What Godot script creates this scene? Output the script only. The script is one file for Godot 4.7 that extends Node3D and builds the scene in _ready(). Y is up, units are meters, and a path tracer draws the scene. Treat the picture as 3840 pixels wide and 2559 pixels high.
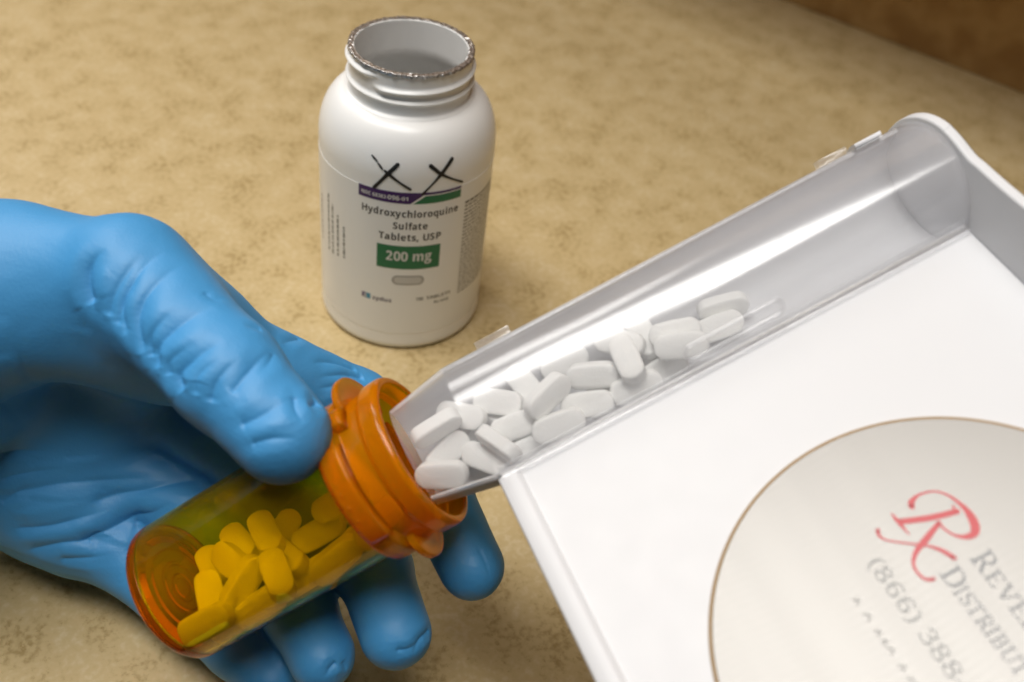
extends Node3D
# A gloved hand holds an amber vial under the spout of a tablet counting tray, a white bottle stands behind.
# Shapes are worked out in millimetres and written to the meshes in metres.

const MM := 0.001
const BOTTLE_AT := Vector3(-48.57, 0.0, -318.7)
const VIAL_AT := Vector3(-73.58, 51.86, -136.02)
const VIAL_X := Vector3(-0.17648718, 0.60223225, 0.77856829)
const VIAL_Y := Vector3(0.76109667, 0.58507431, -0.28003557)
const TRAY_AT := Vector3(1.118, 99.153, -148.0)
const TRAY_X := Vector3(0.80531858, 0.42331569, -0.41504917)
const TRAY_Y := Vector3(-0.33912038, 0.90318106, 0.26317549)
const TUBE_Z := -15.3
# tablets: place (3), long axis (3), face (3); the white ones in the tray's axes, the others in the vial's
const WHITE := [
	[8.1, -2.9, -19.8, 0.78, -0.00, 0.63, -0.28, 0.89, 0.35],
	[15.7, -4.9, -21.8, 0.17, -0.00, 0.99, -0.12, 0.99, 0.02],
	[18.9, 1.1, -12.4, 0.94, -0.00, -0.34, 0.31, 0.41, 0.86],
	[26.8, -7.4, -23.9, 1.00, 0.00, 0.06, -0.04, 0.83, 0.56],
	[30.9, -3.4, -14.3, 0.88, -0.00, 0.47, -0.37, 0.63, 0.69],
	[26.3, -3.5, -7.9, 0.92, -0.00, 0.40, -0.20, 0.86, 0.46],
	[30.1, -8.2, -10.5, -0.31, 0.00, 0.95, 0.10, 0.99, 0.03],
	[9.2, -3.5, -12.0, 0.99, -0.00, 0.16, -0.09, 0.85, 0.52],
	[18.0, -1.8, -5.5, 0.99, -0.00, 0.16, -0.11, 0.76, 0.65],
	[3.8, 0.7, -7.2, 0.42, 0.00, 0.91, -0.91, -0.04, 0.42],
	[-0.4, -4.0, -8.0, 0.63, 0.00, 0.78, -0.24, 0.95, 0.20],
	[-3.1, -9.0, -17.1, 0.80, -0.00, -0.61, 0.56, 0.36, 0.74],
	[-8.3, -3.8, -14.4, 0.94, -0.00, -0.35, 0.18, 0.84, 0.50],
	[8.4, -7.8, -7.7, 1.00, 0.00, -0.04, 0.03, 0.63, 0.77],
	[4.2, -8.0, -20.1, 0.51, 0.00, 0.86, -0.84, 0.24, 0.49],
	[40.5, -2.6, -18.4, 0.71, 0.00, 0.71, -0.35, 0.87, 0.35],
	[39.4, 0.7, -11.1, -0.11, -0.00, 0.99, -0.06, 1.00, -0.01],
	[46.7, -5.9, -18.8, -0.05, 0.00, 1.00, -0.13, 0.99, -0.01],
	[52.7, -1.6, -12.8, 0.94, 0.00, 0.33, -0.18, 0.83, 0.52],
	[48.8, -10.5, -16.1, 0.72, 0.00, -0.70, 0.52, 0.66, 0.54],
	[51.9, -0.1, -7.9, 0.91, 0.00, 0.41, -0.22, 0.84, 0.49],
	[67.5, -9.4, -17.8, 0.96, 0.00, 0.27, -0.26, 0.27, 0.93],
	[63.6, -9.3, -13.4, 0.99, -0.00, 0.17, -0.09, 0.84, 0.54],
	[38.3, -11.3, -15.7, 0.96, 0.00, 0.27, -0.14, 0.85, 0.51],
	[38.3, -4.6, -6.5, 0.99, -0.00, 0.16, -0.12, 0.69, 0.71],
	[46.7, -8.4, -9.4, 1.00, -0.00, -0.04, 0.02, 0.86, 0.51],
	[-7.7, 1.8, -18.5, 1.00, -0.00, -0.08, 0.08, -0.08, 0.99],
	[-11.3, -1.6, -8.6, 0.88, -0.00, 0.47, -0.34, 0.70, 0.63],
	[-1.3, -2.2, -20.9, 0.74, 0.00, 0.67, -0.28, 0.91, 0.30],
]
const YELLOW := [
	[-9.8, 16.2, 2.6, 0.59, 0.46, -0.66, 0.65, 0.21, 0.73],
	[-3.6, 27.0, 1.3, 0.64, 0.28, -0.71, 0.61, 0.38, 0.70],
	[-10.8, 26.4, -1.0, -0.49, 0.69, 0.54, 0.84, 0.54, 0.07],
	[-2.1, 16.1, -0.4, 0.56, 0.55, -0.62, 0.82, -0.23, 0.53],
	[-7.7, 7.6, 0.5, 0.63, 0.33, -0.70, 0.58, 0.41, 0.71],
	[3.0, 9.6, -5.2, 0.66, 0.12, -0.74, 0.56, 0.57, 0.60],
	[-7.8, 9.2, -8.5, -0.53, 0.62, 0.58, 0.80, 0.59, 0.10],
	[4.4, 19.8, -6.3, -0.43, 0.76, 0.48, 0.65, 0.63, -0.42],
	[6.0, 29.4, -8.4, 0.65, 0.22, -0.72, 0.60, 0.44, 0.67],
	[5.6, 21.7, -12.9, -0.08, 0.99, 0.09, 0.98, 0.09, -0.15],
	[2.8, 12.6, -12.7, -0.15, 0.97, 0.17, 0.99, 0.16, -0.02],
	[10.3, 9.7, -9.8, 0.02, 1.00, -0.02, 1.00, -0.02, 0.08],
	[-1.4, 9.2, -13.6, -0.01, 1.00, 0.01, 0.81, 0.01, -0.59],
	[-2.9, 29.2, -6.1, 0.56, 0.55, -0.62, 0.70, 0.09, 0.71],
	[-6.2, 38.2, -5.0, 0.00, 1.00, -0.00, 1.00, -0.00, 0.02],
	[-1.7, 48.8, -0.9, 0.00, 1.00, -0.00, 1.00, -0.00, 0.01],
	[-2.7, 49.2, -10.4, -0.23, 0.94, 0.25, 0.97, 0.24, -0.00],
	[-3.1, 32.3, -12.9, -0.08, 0.99, 0.08, 1.00, 0.08, 0.02],
	[3.1, 56.9, -9.7, -0.31, 0.89, 0.34, 0.95, 0.32, 0.02],
	[3.5, 43.1, -12.2, -0.15, 0.97, 0.17, 0.92, 0.20, -0.34],
]
const WHITE_WHERE := [
	"lying level at the upper left, just under the streak of light", "half hidden behind the tablet that leans up to the right", "leaning up to the right, left of the heap's middle", "under the streak of light, above the level middle tablet", "lying level at the heap's middle, under the streak of light",
	"lying level below the heap's level middle tablet", "hidden under the level tablet below the heap's middle", "lying flat right of the thin slanting tablet above the tray's corner", "slanting in the front row, right of the tray's corner", "standing on its thin edge above the tray's corner",
	"slanting down beside the thin tablet, nearest the tray's corner", "hidden between the spout's tablets and the thin slanting one", "leaning up to the right above the lowest tablet in the spout", "mostly hidden at the front edge, right of the thin slanting tablet", "mostly hidden behind the thin slanting tablet, under the upper left one",
	"poking out behind the upright tablet right of the heap's middle", "standing upright, right of the heap's middle", "behind the upright tablet, touching the streak of light", "behind the raised loop's left tip, at the heap's upper edge", "standing in the gap between the upright tablet and the raised loop",
	"under the left tip of the raised loop, in front", "lying farthest right, clear of the heap", "below the farthest right tablet, crossed by the raised loop", "buried under the foot of the upright tablet", "shaded by the front edge, below the upright tablet",
	"shaded by the front edge, under the raised loop", "lying on its side at the spout's upper left edge", "level and lowest in the spout, nearest the vial's mouth", "behind the one on its side in the spout"]
const YELLOW_WHERE := [
	"slanting, left of the topmost one", "topmost and upright at the pile's middle", "shaded, peeping out right of the topmost one", "slanting below the one left of the topmost", "partly hidden at the pile's upper left",
	"upright, nearest the base's rings", "hidden under the one leaning up to the right", "leaning up to the right at the pile's middle", "upright below the topmost one, in front", "slanting along the front wall, right of the lowest",
	"buried at the front wall beside the lowest", "lowest, slanting against the base's front edge", "buried beneath the lowest one", "half hidden right of the upright front one", "slanting and shaded, right of the topmost one",
	"farthest back, below the thumb's tip", "partly under the neck's collar, at the right end", "buried under the rightmost long one", "hidden inside the neck's collar", "long, slanting at the front wall near the neck"]

# creases of the glove: half width, depth, points
const CREASES := [
	[2.0, 2.0, -96.1, 116.6, -166.5, -97.7, 119.2, -168.5, -98.0, 122.6, -171.3, -96.7, 124.9, -173.6, -94.4, 126.2, -175.3],
	[1.7, 1.1, -91.3, 116.2, -163.9, -90.8, 120.2, -166.4, -88.3, 124.5, -171.6, -86.7, 125.8, -175.7],
	[1.5, 0.9, -88.8, 115.4, -162.1, -88.5, 119.0, -164.2, -86.9, 122.7, -167.8, -85.8, 124.1, -170.5],
	[1.7, 1.2, -85.9, 114.8, -160.1, -88.3, 119.5, -164.5, -86.5, 123.6, -169.3, -84.2, 125.3, -175.6, -82.2, 124.7, -179.1],
	[2.2, 1.7, -81.0, 113.5, -156.6, -83.4, 118.5, -161.0, -83.0, 122.0, -165.2, -80.1, 124.2, -171.3, -77.4, 122.6, -178.9],
	[1.6, 1.0, -79.0, 113.6, -155.4, -79.7, 117.0, -157.8, -77.3, 120.6, -160.7, -74.9, 122.2, -163.5],
	[2.0, 1.5, -76.5, 112.8, -153.3, -77.5, 115.8, -155.7, -74.5, 119.9, -158.5, -70.0, 122.0, -163.2, -67.5, 121.5, -166.9],
	[1.5, 0.8, -73.5, 113.3, -151.1, -73.8, 115.6, -152.9, -71.0, 118.6, -154.1, -67.7, 120.6, -155.8],
	[2.2, 1.9, -69.3, 112.6, -147.9, -71.2, 114.7, -150.2, -68.7, 117.9, -151.6, -64.7, 120.7, -154.6, -62.2, 121.3, -157.0],
	[1.5, 0.8, -66.0, 113.1, -146.7, -65.9, 116.6, -149.0, -63.7, 118.8, -151.0, -61.6, 119.7, -152.7],
	[1.7, 1.0, -62.2, 112.9, -145.4, -61.7, 116.3, -148.0, -59.6, 118.7, -151.2, -57.5, 119.4, -153.9],
	[1.7, 1.1, -58.0, 115.5, -146.6, -54.9, 118.3, -152.8, -53.1, 117.5, -159.1],
	[1.5, 0.9, -54.9, 111.5, -141.5, -50.3, 114.2, -143.1, -45.3, 114.9, -148.4],
	[1.4, 0.8, -51.9, 109.3, -138.6, -46.9, 111.7, -139.3, -41.7, 110.9, -140.7],
	[1.3, 0.9, -45.0, 114.8, -149.3, -43.6, 114.3, -145.8, -41.5, 112.6, -143.5],
	[1.3, 0.6, -52.1, 116.7, -159.4, -52.1, 117.3, -155.7, -53.5, 117.5, -151.4],
	[1.3, 0.6, -70.8, 122.0, -170.5, -68.3, 121.3, -169.4, -66.5, 119.4, -172.0],
	[1.3, 1.0, -41.7, 75.1, -199.3, -47.5, 80.5, -195.4, -52.5, 84.7, -189.5],
	[1.5, 1.3, -39.3, 74.1, -197.7, -43.9, 77.8, -194.1, -50.6, 81.9, -187.0],
	[1.6, 1.4, -40.4, 110.6, -152.6, -41.8, 113.5, -147.9],
	[1.3, 0.8, -41.6, 75.7, -192.8, -45.9, 78.1, -188.6, -49.7, 79.5, -185.5],
	[1.2, 0.6, -56.4, 117.8, -165.3, -59.9, 120.5, -163.1],
	[1.2, 0.6, -56.8, 86.0, -196.8, -59.7, 90.8, -189.1],
	[2.4, 1.0, -128.8, 44.3, -163.2, -116.9, 47.5, -166.2, -102.7, 46.4, -171.5, -86.6, 46.5, -175.3],
	[2.6, 1.5, -108.7, 42.5, -165.0, -94.4, 45.4, -170.5, -82.5, 46.3, -175.4, -71.7, 55.1, -173.5],
	[2.2, 1.5, -110.5, 33.8, -157.3, -101.3, 36.1, -163.8, -92.0, 41.0, -165.9, -84.5, 45.3, -168.9],
	[1.8, 1.1, -128.5, 35.0, -158.0, -119.0, 37.5, -158.7, -110.0, 39.7, -162.0, -103.1, 39.9, -166.4],
	[1.8, 1.1, -124.9, 28.8, -155.9, -114.9, 33.5, -156.7, -105.0, 34.1, -158.9, -99.9, 35.0, -163.3],
	[1.3, 0.6, -133.0, 53.8, -168.5, -128.2, 54.7, -169.9, -120.8, 55.0, -170.9],
	[1.6, 0.6, -133.0, 47.2, -165.1, -125.4, 49.6, -167.0, -114.4, 51.2, -169.5],
	[1.4, 0.6, -132.6, 41.4, -161.4, -128.8, 44.3, -163.2, -123.2, 47.2, -165.3],
	[1.6, 0.9, -115.8, 28.4, -154.9, -107.0, 30.3, -155.6, -100.7, 31.8, -157.2],
	[1.2, 0.9, -9.9, 49.2, -137.3, -11.8, 50.9, -133.1, -12.9, 48.4, -130.1],
	[1.1, 0.6, -17.1, 50.9, -129.4, -13.9, 50.6, -130.5, -12.2, 50.9, -132.5],
	[1.2, 0.9, -32.0, 41.0, -129.6, -33.3, 40.2, -127.7, -34.1, 38.4, -126.3],
	[1.1, 0.6, -30.5, 40.1, -130.6, -29.4, 37.1, -129.6],
	[1.3, 0.5, -0.6, 65.5, -152.3, 2.1, 63.6, -148.9, 3.2, 60.1, -146.4],
]

var taken := {}
var rng := RandomNumberGenerator.new()

# ---------------------------------------------------------------- helpers
func numbered(called: String) -> String:
	var n: int = taken.get(called, 0)
	taken[called] = n + 1
	return called if n == 0 else "%s_%03d" % [called, n]

func tag(o: Node3D, label: String, category := "", group := "", kind := "") -> Node3D:
	o.set_meta("label", label)
	if category: o.set_meta("category", category)
	if group: o.set_meta("group", group)
	if kind: o.set_meta("kind", kind)
	return o

func thing(called: String, at: Vector3, basis_ := Basis.IDENTITY) -> Node3D:
	var o := Node3D.new()
	o.name = numbered(called)
	o.transform = Transform3D(basis_, at * MM)
	add_child(o, true)
	return o

func put(called: String, mesh: Mesh, material: Material, parent: Node = self) -> MeshInstance3D:
	var o := MeshInstance3D.new()
	o.name = numbered(called) if parent == self else called
	o.mesh = mesh
	o.material_override = material
	parent.add_child(o, true)
	return o

func lin(r: float, g: float, b: float, a := 1.0) -> Color:
	var c := Color(r, g, b).linear_to_srgb()
	c.a = a
	return c

func mat(c: Color, rough: float, spec := 0.5, metal := 0.0) -> StandardMaterial3D:
	var m := StandardMaterial3D.new()
	m.albedo_color = c
	m.roughness = rough
	m.metallic = metal
	m.metallic_specular = spec
	m.cull_mode = BaseMaterial3D.CULL_DISABLED
	return m

func noise(seed_: int, freq: float, type := FastNoiseLite.TYPE_SIMPLEX_SMOOTH, octaves := 3) -> FastNoiseLite:
	var n := FastNoiseLite.new()
	n.seed = seed_
	n.noise_type = type
	n.frequency = freq
	n.fractal_type = FastNoiseLite.FRACTAL_FBM if octaves > 1 else FastNoiseLite.FRACTAL_NONE
	n.fractal_octaves = octaves
	return n

func noise_tex(n: FastNoiseLite, size: int, ramp: Gradient = null) -> NoiseTexture2D:
	var t := NoiseTexture2D.new()
	t.width = size
	t.height = size
	t.seamless = true
	t.noise = n
	t.color_ramp = ramp
	return t

# points in mm, triangles counter-clockwise seen from outside; smooth where points are shared
func mesh_of(pts: PackedVector3Array, tri: PackedInt32Array, uvs := PackedVector2Array()) -> ArrayMesh:
	var nrm := PackedVector3Array()
	nrm.resize(pts.size())
	var idx := PackedInt32Array()
	idx.resize(tri.size())
	for i in range(0, tri.size(), 3):
		var a := tri[i]
		var b := tri[i + 1]
		var c := tri[i + 2]
		var n := (pts[b] - pts[a]).cross(pts[c] - pts[a])
		nrm[a] += n
		nrm[b] += n
		nrm[c] += n
		idx[i] = a
		idx[i + 1] = c
		idx[i + 2] = b
	var v := PackedVector3Array()
	v.resize(pts.size())
	for i in pts.size():
		v[i] = pts[i] * MM
		nrm[i] = nrm[i].normalized() if nrm[i].length_squared() > 1e-14 else Vector3.UP
	var arr := []
	arr.resize(Mesh.ARRAY_MAX)
	arr[Mesh.ARRAY_VERTEX] = v
	arr[Mesh.ARRAY_NORMAL] = nrm
	arr[Mesh.ARRAY_INDEX] = idx
	if uvs.size(): arr[Mesh.ARRAY_TEX_UV] = uvs
	var m := ArrayMesh.new()
	m.add_surface_from_arrays(Mesh.PRIMITIVE_TRIANGLES, arr)
	return m

# triangles of a grid of rows x cols points
func grid(rows: int, cols: int, wrap_cols := false, wrap_rows := false, flip := false, first := 0) -> PackedInt32Array:
	var t := PackedInt32Array()
	for r in (rows if wrap_rows else rows - 1):
		for c in (cols if wrap_cols else cols - 1):
			var a := first + r * cols + c
			var b := first + r * cols + (c + 1) % cols
			var d := first + ((r + 1) % rows) * cols + c
			var e := first + ((r + 1) % rows) * cols + (c + 1) % cols
			if flip: t.append_array([a, b, d, b, e, d])
			else: t.append_array([a, d, b, b, d, e])
	return t

# rounds the corners of a polyline of (x, y, radius)
func fillet(poly: Array, closed := false, steps := 5) -> PackedVector2Array:
	var out := PackedVector2Array()
	var n := poly.size()
	for i in n:
		var p := Vector2(poly[i].x, poly[i].y)
		if poly[i].z <= 0.0 or (not closed and (i == 0 or i == n - 1)):
			out.append(p)
			continue
		var u := (Vector2(poly[(i + n - 1) % n].x, poly[(i + n - 1) % n].y) - p)
		var w := (Vector2(poly[(i + 1) % n].x, poly[(i + 1) % n].y) - p)
		var cut: float = min(poly[i].z, min(u.length(), w.length()) * 0.49)
		var a := p + u.normalized() * cut
		var b := p + w.normalized() * cut
		for k in steps + 1:
			var t := float(k) / steps
			out.append(a.lerp(p, t).lerp(p.lerp(b, t), t))
	return out

# turns a profile of (radius, height) about y; profile runs counter-clockwise as seen with r to the right, y up
func lathe(profile: PackedVector2Array, segs := 96, bump = null) -> ArrayMesh:
	var pts := PackedVector3Array()
	for p in profile:
		for s in segs:
			var t := TAU * s / segs
			var r: float = p.x + (bump.call(t, p) if bump != null else 0.0)
			pts.append(Vector3(r * sin(t), p.y, r * cos(t)))
	return mesh_of(pts, grid(profile.size(), segs, true, false, true))

# a closed outline in the (y, z) plane swept along x, both ends closed; place maps (x, y, z) on
func sweep_x(outline: PackedVector2Array, xs: Array, place = null, ends := true) -> ArrayMesh:
	var pts := PackedVector3Array()
	var n := outline.size()
	for x in xs:
		for p in outline:
			var v := Vector3(x, p.x, p.y)
			pts.append(place.call(v) if place != null else v)
	var t := grid(xs.size(), n, true, false, false)
	if ends:
		var cap := Geometry2D.triangulate_polygon(outline)
		for e in 2:
			var first := pts.size()
			for i in n: pts.append(pts[(xs.size() - 1) * n + i if e else i])
			for i in range(0, cap.size(), 3):
				if e: t.append_array([first + cap[i], first + cap[i + 1], first + cap[i + 2]])
				else: t.append_array([first + cap[i], first + cap[i + 2], first + cap[i + 1]])
	return mesh_of(pts, t)

# a flat polygon with thickness lying in the (x, z) plane between y0 and y1, top edge bevelled
func slab(poly: PackedVector2Array, y0: float, y1: float, bevel := 0.3, uv_scale := 0.0) -> ArrayMesh:
	if Geometry2D.is_polygon_clockwise(poly): poly.reverse()
	var n := poly.size()
	var top := PackedVector2Array()
	for i in n:
		var a := (poly[i] - poly[(i + n - 1) % n]).normalized()
		var b := (poly[(i + 1) % n] - poly[i]).normalized()
		var m := (a + b).normalized()
		top.append(poly[i] + Vector2(-m.y, m.x) * bevel)
	var pts := PackedVector3Array()
	for ring in 3:
		for i in n:
			var p := poly[i] if ring < 2 else top[i]
			pts.append(Vector3(p.x, [y0, y1 - bevel, y1][ring], p.y))
	var t := grid(3, n, true, false, false)
	var cap := Geometry2D.triangulate_polygon(top)
	for e in 2:
		var first := pts.size()
		for i in n:
			pts.append(Vector3(top[i].x, y1, top[i].y) if e == 0 else Vector3(poly[i].x, y0, poly[i].y))
		for i in range(0, cap.size(), 3):
			var order := [cap[i], cap[i + 1], cap[i + 2]]
			var up := (top[order[1]] - top[order[0]]).cross(top[order[2]] - top[order[0]]) < 0.0
			if up != (e == 0): order = [order[0], order[2], order[1]]
			for k in 3: t.append(first + order[k])
	var uvs := PackedVector2Array()
	if uv_scale > 0.0:
		for p in pts: uvs.append(Vector2(p.x, p.z) * uv_scale)
	return mesh_of(pts, t, uvs)

func circle(c: Vector2, r: float, n := 96) -> PackedVector2Array:
	var out := PackedVector2Array()
	for i in n: out.append(c + Vector2(cos(TAU * i / n), sin(TAU * i / n)) * r)
	return out

# a pen stroke through points (x, y, half width): a strip in the plane
func stroke(path: Array, cell := 1.2) -> Array:
	var curve := Curve2D.new()
	var pts := PackedVector2Array()
	var hw := PackedFloat32Array()
	var n := path.size()
	for i in n - 1:
		var p0: Vector3 = path[max(i - 1, 0)]
		var p1: Vector3 = path[i]
		var p2: Vector3 = path[i + 1]
		var p3: Vector3 = path[min(i + 2, n - 1)]
		var steps: int = max(2, int(ceil(Vector2(p2.x - p1.x, p2.y - p1.y).length() / cell)))
		for k in steps + (1 if i == n - 2 else 0):
			var t := float(k) / steps
			var v := p1.cubic_interpolate(p2, p0, p3, t)
			pts.append(Vector2(v.x, v.y))
			hw.append(max(v.z, 0.02))
	var tri := PackedVector2Array()
	var l := PackedVector2Array()
	var r := PackedVector2Array()
	for i in pts.size():
		var d := (pts[min(i + 1, pts.size() - 1)] - pts[max(i - 1, 0)]).normalized()
		l.append(pts[i] + Vector2(-d.y, d.x) * hw[i])
		r.append(pts[i] - Vector2(-d.y, d.x) * hw[i])
	for i in pts.size() - 1:
		tri.append_array([l[i], r[i], l[i + 1], r[i], r[i + 1], l[i + 1]])
	for e in [0, pts.size() - 1]:   # round ends
		for k in 8:
			var a := TAU * k / 8
			var b := TAU * (k + 1) / 8
			tri.append_array([pts[e], pts[e] + Vector2(cos(a), sin(a)) * hw[e], pts[e] + Vector2(cos(b), sin(b)) * hw[e]])
	return [tri]

# flat triangles (x, y) laid on a surface by place(Vector2) -> Vector3
func lay(tri_: PackedVector2Array, place, widest := 0.0) -> ArrayMesh:
	var tri := tri_.duplicate()
	if widest > 0.0:   # split until no triangle is wider, so that the print follows the curve
		var todo := tri
		tri = PackedVector2Array()
		while todo.size():
			var n := todo.size()
			var p := [todo[n - 3], todo[n - 2], todo[n - 1]]
			todo.resize(n - 3)
			var e := 0
			for k in 3:
				if absf(p[k].x - p[(k + 1) % 3].x) > absf(p[e].x - p[(e + 1) % 3].x): e = k
			if absf(p[e].x - p[(e + 1) % 3].x) <= widest:
				tri.append_array([p[0], p[1], p[2]])
				continue
			var m: Vector2 = (p[e] + p[(e + 1) % 3]) * 0.5
			todo.append_array([p[e], m, p[(e + 2) % 3], m, p[(e + 1) % 3], p[(e + 2) % 3]])
	var pts := PackedVector3Array()
	var t := PackedInt32Array()
	for i in range(0, tri.size(), 3):
		var ccw := (tri[i + 1] - tri[i]).cross(tri[i + 2] - tri[i]) > 0.0
		for k in ([0, 1, 2] if ccw else [0, 2, 1]):
			t.append(pts.size())
			pts.append(place.call(tri[i + k]))
	return mesh_of(pts, t)

var text_cache := {}
# triangles of a line of lettering, left end of its base line at (x, y), capitals of height cap, squeezed to width (0: as it comes)
func letters(text: String, x: float, y: float, cap: float, width := 0.0, family := "Droid Sans", weight := 400) -> PackedVector2Array:
	var font := SystemFont.new()
	font.font_names = PackedStringArray([family])
	font.font_weight = weight
	var boxes := []
	var arrays := []
	for s in ["H", text]:
		var tm := TextMesh.new()
		tm.text = s
		tm.font = font
		tm.font_size = 32
		tm.pixel_size = 0.1
		tm.depth = 0.0
		tm.curve_step = 1.0
		tm.horizontal_alignment = HORIZONTAL_ALIGNMENT_LEFT
		boxes.append(tm.get_aabb())
		arrays.append(tm.surface_get_arrays(0))
	var v: PackedVector3Array = arrays[1][Mesh.ARRAY_VERTEX]
	var id: PackedInt32Array = arrays[1][Mesh.ARRAY_INDEX] if arrays[1][Mesh.ARRAY_INDEX] != null else PackedInt32Array(range(v.size()))
	var hv: PackedVector3Array = arrays[0][Mesh.ARRAY_VERTEX]
	var hlo := INF
	var hhi := -INF
	for p in hv:
		hlo = min(hlo, p.y)
		hhi = max(hhi, p.y)
	var lo := INF
	var hi := -INF
	for p in v:
		lo = min(lo, p.x)
		hi = max(hi, p.x)
	var sy := cap / (hhi - hlo)
	var sx := sy if width <= 0.0 else width / (hi - lo)
	var out := PackedVector2Array()
	for i in id:
		out.append(Vector2(x + (v[i].x - lo) * sx, y + (v[i].y - hlo) * sy))
	return out

func rect(x0: float, y0: float, x1: float, y1: float, nx := 1) -> PackedVector2Array:
	var out := PackedVector2Array()
	for i in nx:
		var a: float = lerp(x0, x1, float(i) / nx)
		var b: float = lerp(x0, x1, float(i + 1) / nx)
		out.append_array([Vector2(a, y0), Vector2(b, y0), Vector2(b, y1), Vector2(a, y0), Vector2(b, y1), Vector2(a, y1)])
	return out

# ---------------------------------------------------------------- scene
func _ready() -> void:
	rng.seed = 7
	light_and_camera()
	counter_and_wall()
	bottle()
	vial()
	tray()
	white_tablets()
	vial_tablets()
	glove()

func light_and_camera() -> void:
	var cam := Camera3D.new()
	cam.name = "camera"
	var pitch := 0.74215
	var roll := 0.14643
	var fwd := Vector3(0, -sin(pitch), -cos(pitch))
	var r0 := Vector3.RIGHT
	var u0 := r0.cross(fwd)
	var r := r0 * cos(roll) + u0 * sin(roll)
	var u := u0 * cos(roll) - r0 * sin(roll)
	cam.transform = Transform3D(Basis(r, u, -fwd), Vector3(0, 277.06, 0) * MM)
	cam.fov = 37.215
	cam.near = 0.02
	cam.far = 12.0
	var lens := CameraAttributesPhysical.new()
	lens.frustum_focal_length = 35.0
	lens.frustum_focus_distance = 0.283
	lens.exposure_aperture = 11.0
	cam.attributes = lens
	cam.fov = 37.215
	add_child(cam)
	cam.fov = 37.215
	var env := Environment.new()
	env.background_mode = Environment.BG_COLOR
	env.background_color = lin(0.03, 0.028, 0.025)
	env.tonemap_mode = Environment.TONE_MAPPER_LINEAR
	env.tonemap_exposure = 1.0
	env.sdfgi_enabled = true
	env.ssao_enabled = true
	env.ssil_enabled = true
	var we := WorldEnvironment.new()
	we.environment = env
	add_child(we)
	ceiling_lamp("long ceiling lamp with a frosted white diffuser, overhead and left of the tray", Vector3(-390, 1480, -60), -32.7, Vector2(1400, 420), 2.3)
	ceiling_lamp("long ceiling lamp with a frosted white diffuser, far behind the hand", Vector3(-1250, 1480, -1300), -32.7, Vector2(1400, 420), 1.6)
	var c := put("ceiling", slab(PackedVector2Array([Vector2(-2600, -2400), Vector2(1800, -2400), Vector2(1800, 1600), Vector2(-2600, 1600)]), 1561.0, 1600.0, 1.0), mat(lin(0.85, 0.83, 0.78), 0.9, 0.2))
	tag(c, "plain white ceiling that carries the long lamps", "", "", "structure")

func ceiling_lamp(label: String, at: Vector3, turn: float, size: Vector2, energy: float) -> void:
	var o := thing("ceiling_lamp", at, Basis(Vector3.UP, deg_to_rad(turn)))
	tag(o, label, "lamp", "ceiling lamps")
	var w := size.x * 0.5
	var d := size.y * 0.5
	var shell := slab(PackedVector2Array([Vector2(-w - 20, -d - 20), Vector2(w + 20, -d - 20), Vector2(w + 20, d + 20), Vector2(-w - 20, d + 20)]), 4.0, 80.0, 2.0)
	put("housing", shell, mat(lin(0.7, 0.7, 0.7), 0.5), o)
	var glow := mat(lin(0.8, 0.8, 0.8), 0.5)
	glow.emission_enabled = true
	glow.emission = Color(1.0, 0.99, 0.975)
	glow.emission_energy_multiplier = 1.0
	put("diffuser", slab(PackedVector2Array([Vector2(-w, -d), Vector2(w, -d), Vector2(w, d), Vector2(-w, d)]), 0.0, 3.9, 0.5), glow, o)
	var l := AreaLight3D.new()
	l.name = "light"
	l.area_size = size * MM
	l.area_normalize_energy = true
	l.light_energy = energy
	l.light_color = Color(1.0, 0.99, 0.975)
	l.shadow_enabled = true
	l.transform = Transform3D(Basis(Vector3.RIGHT, -PI / 2), Vector3(0, -4, 0) * MM)
	o.add_child(l)

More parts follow.
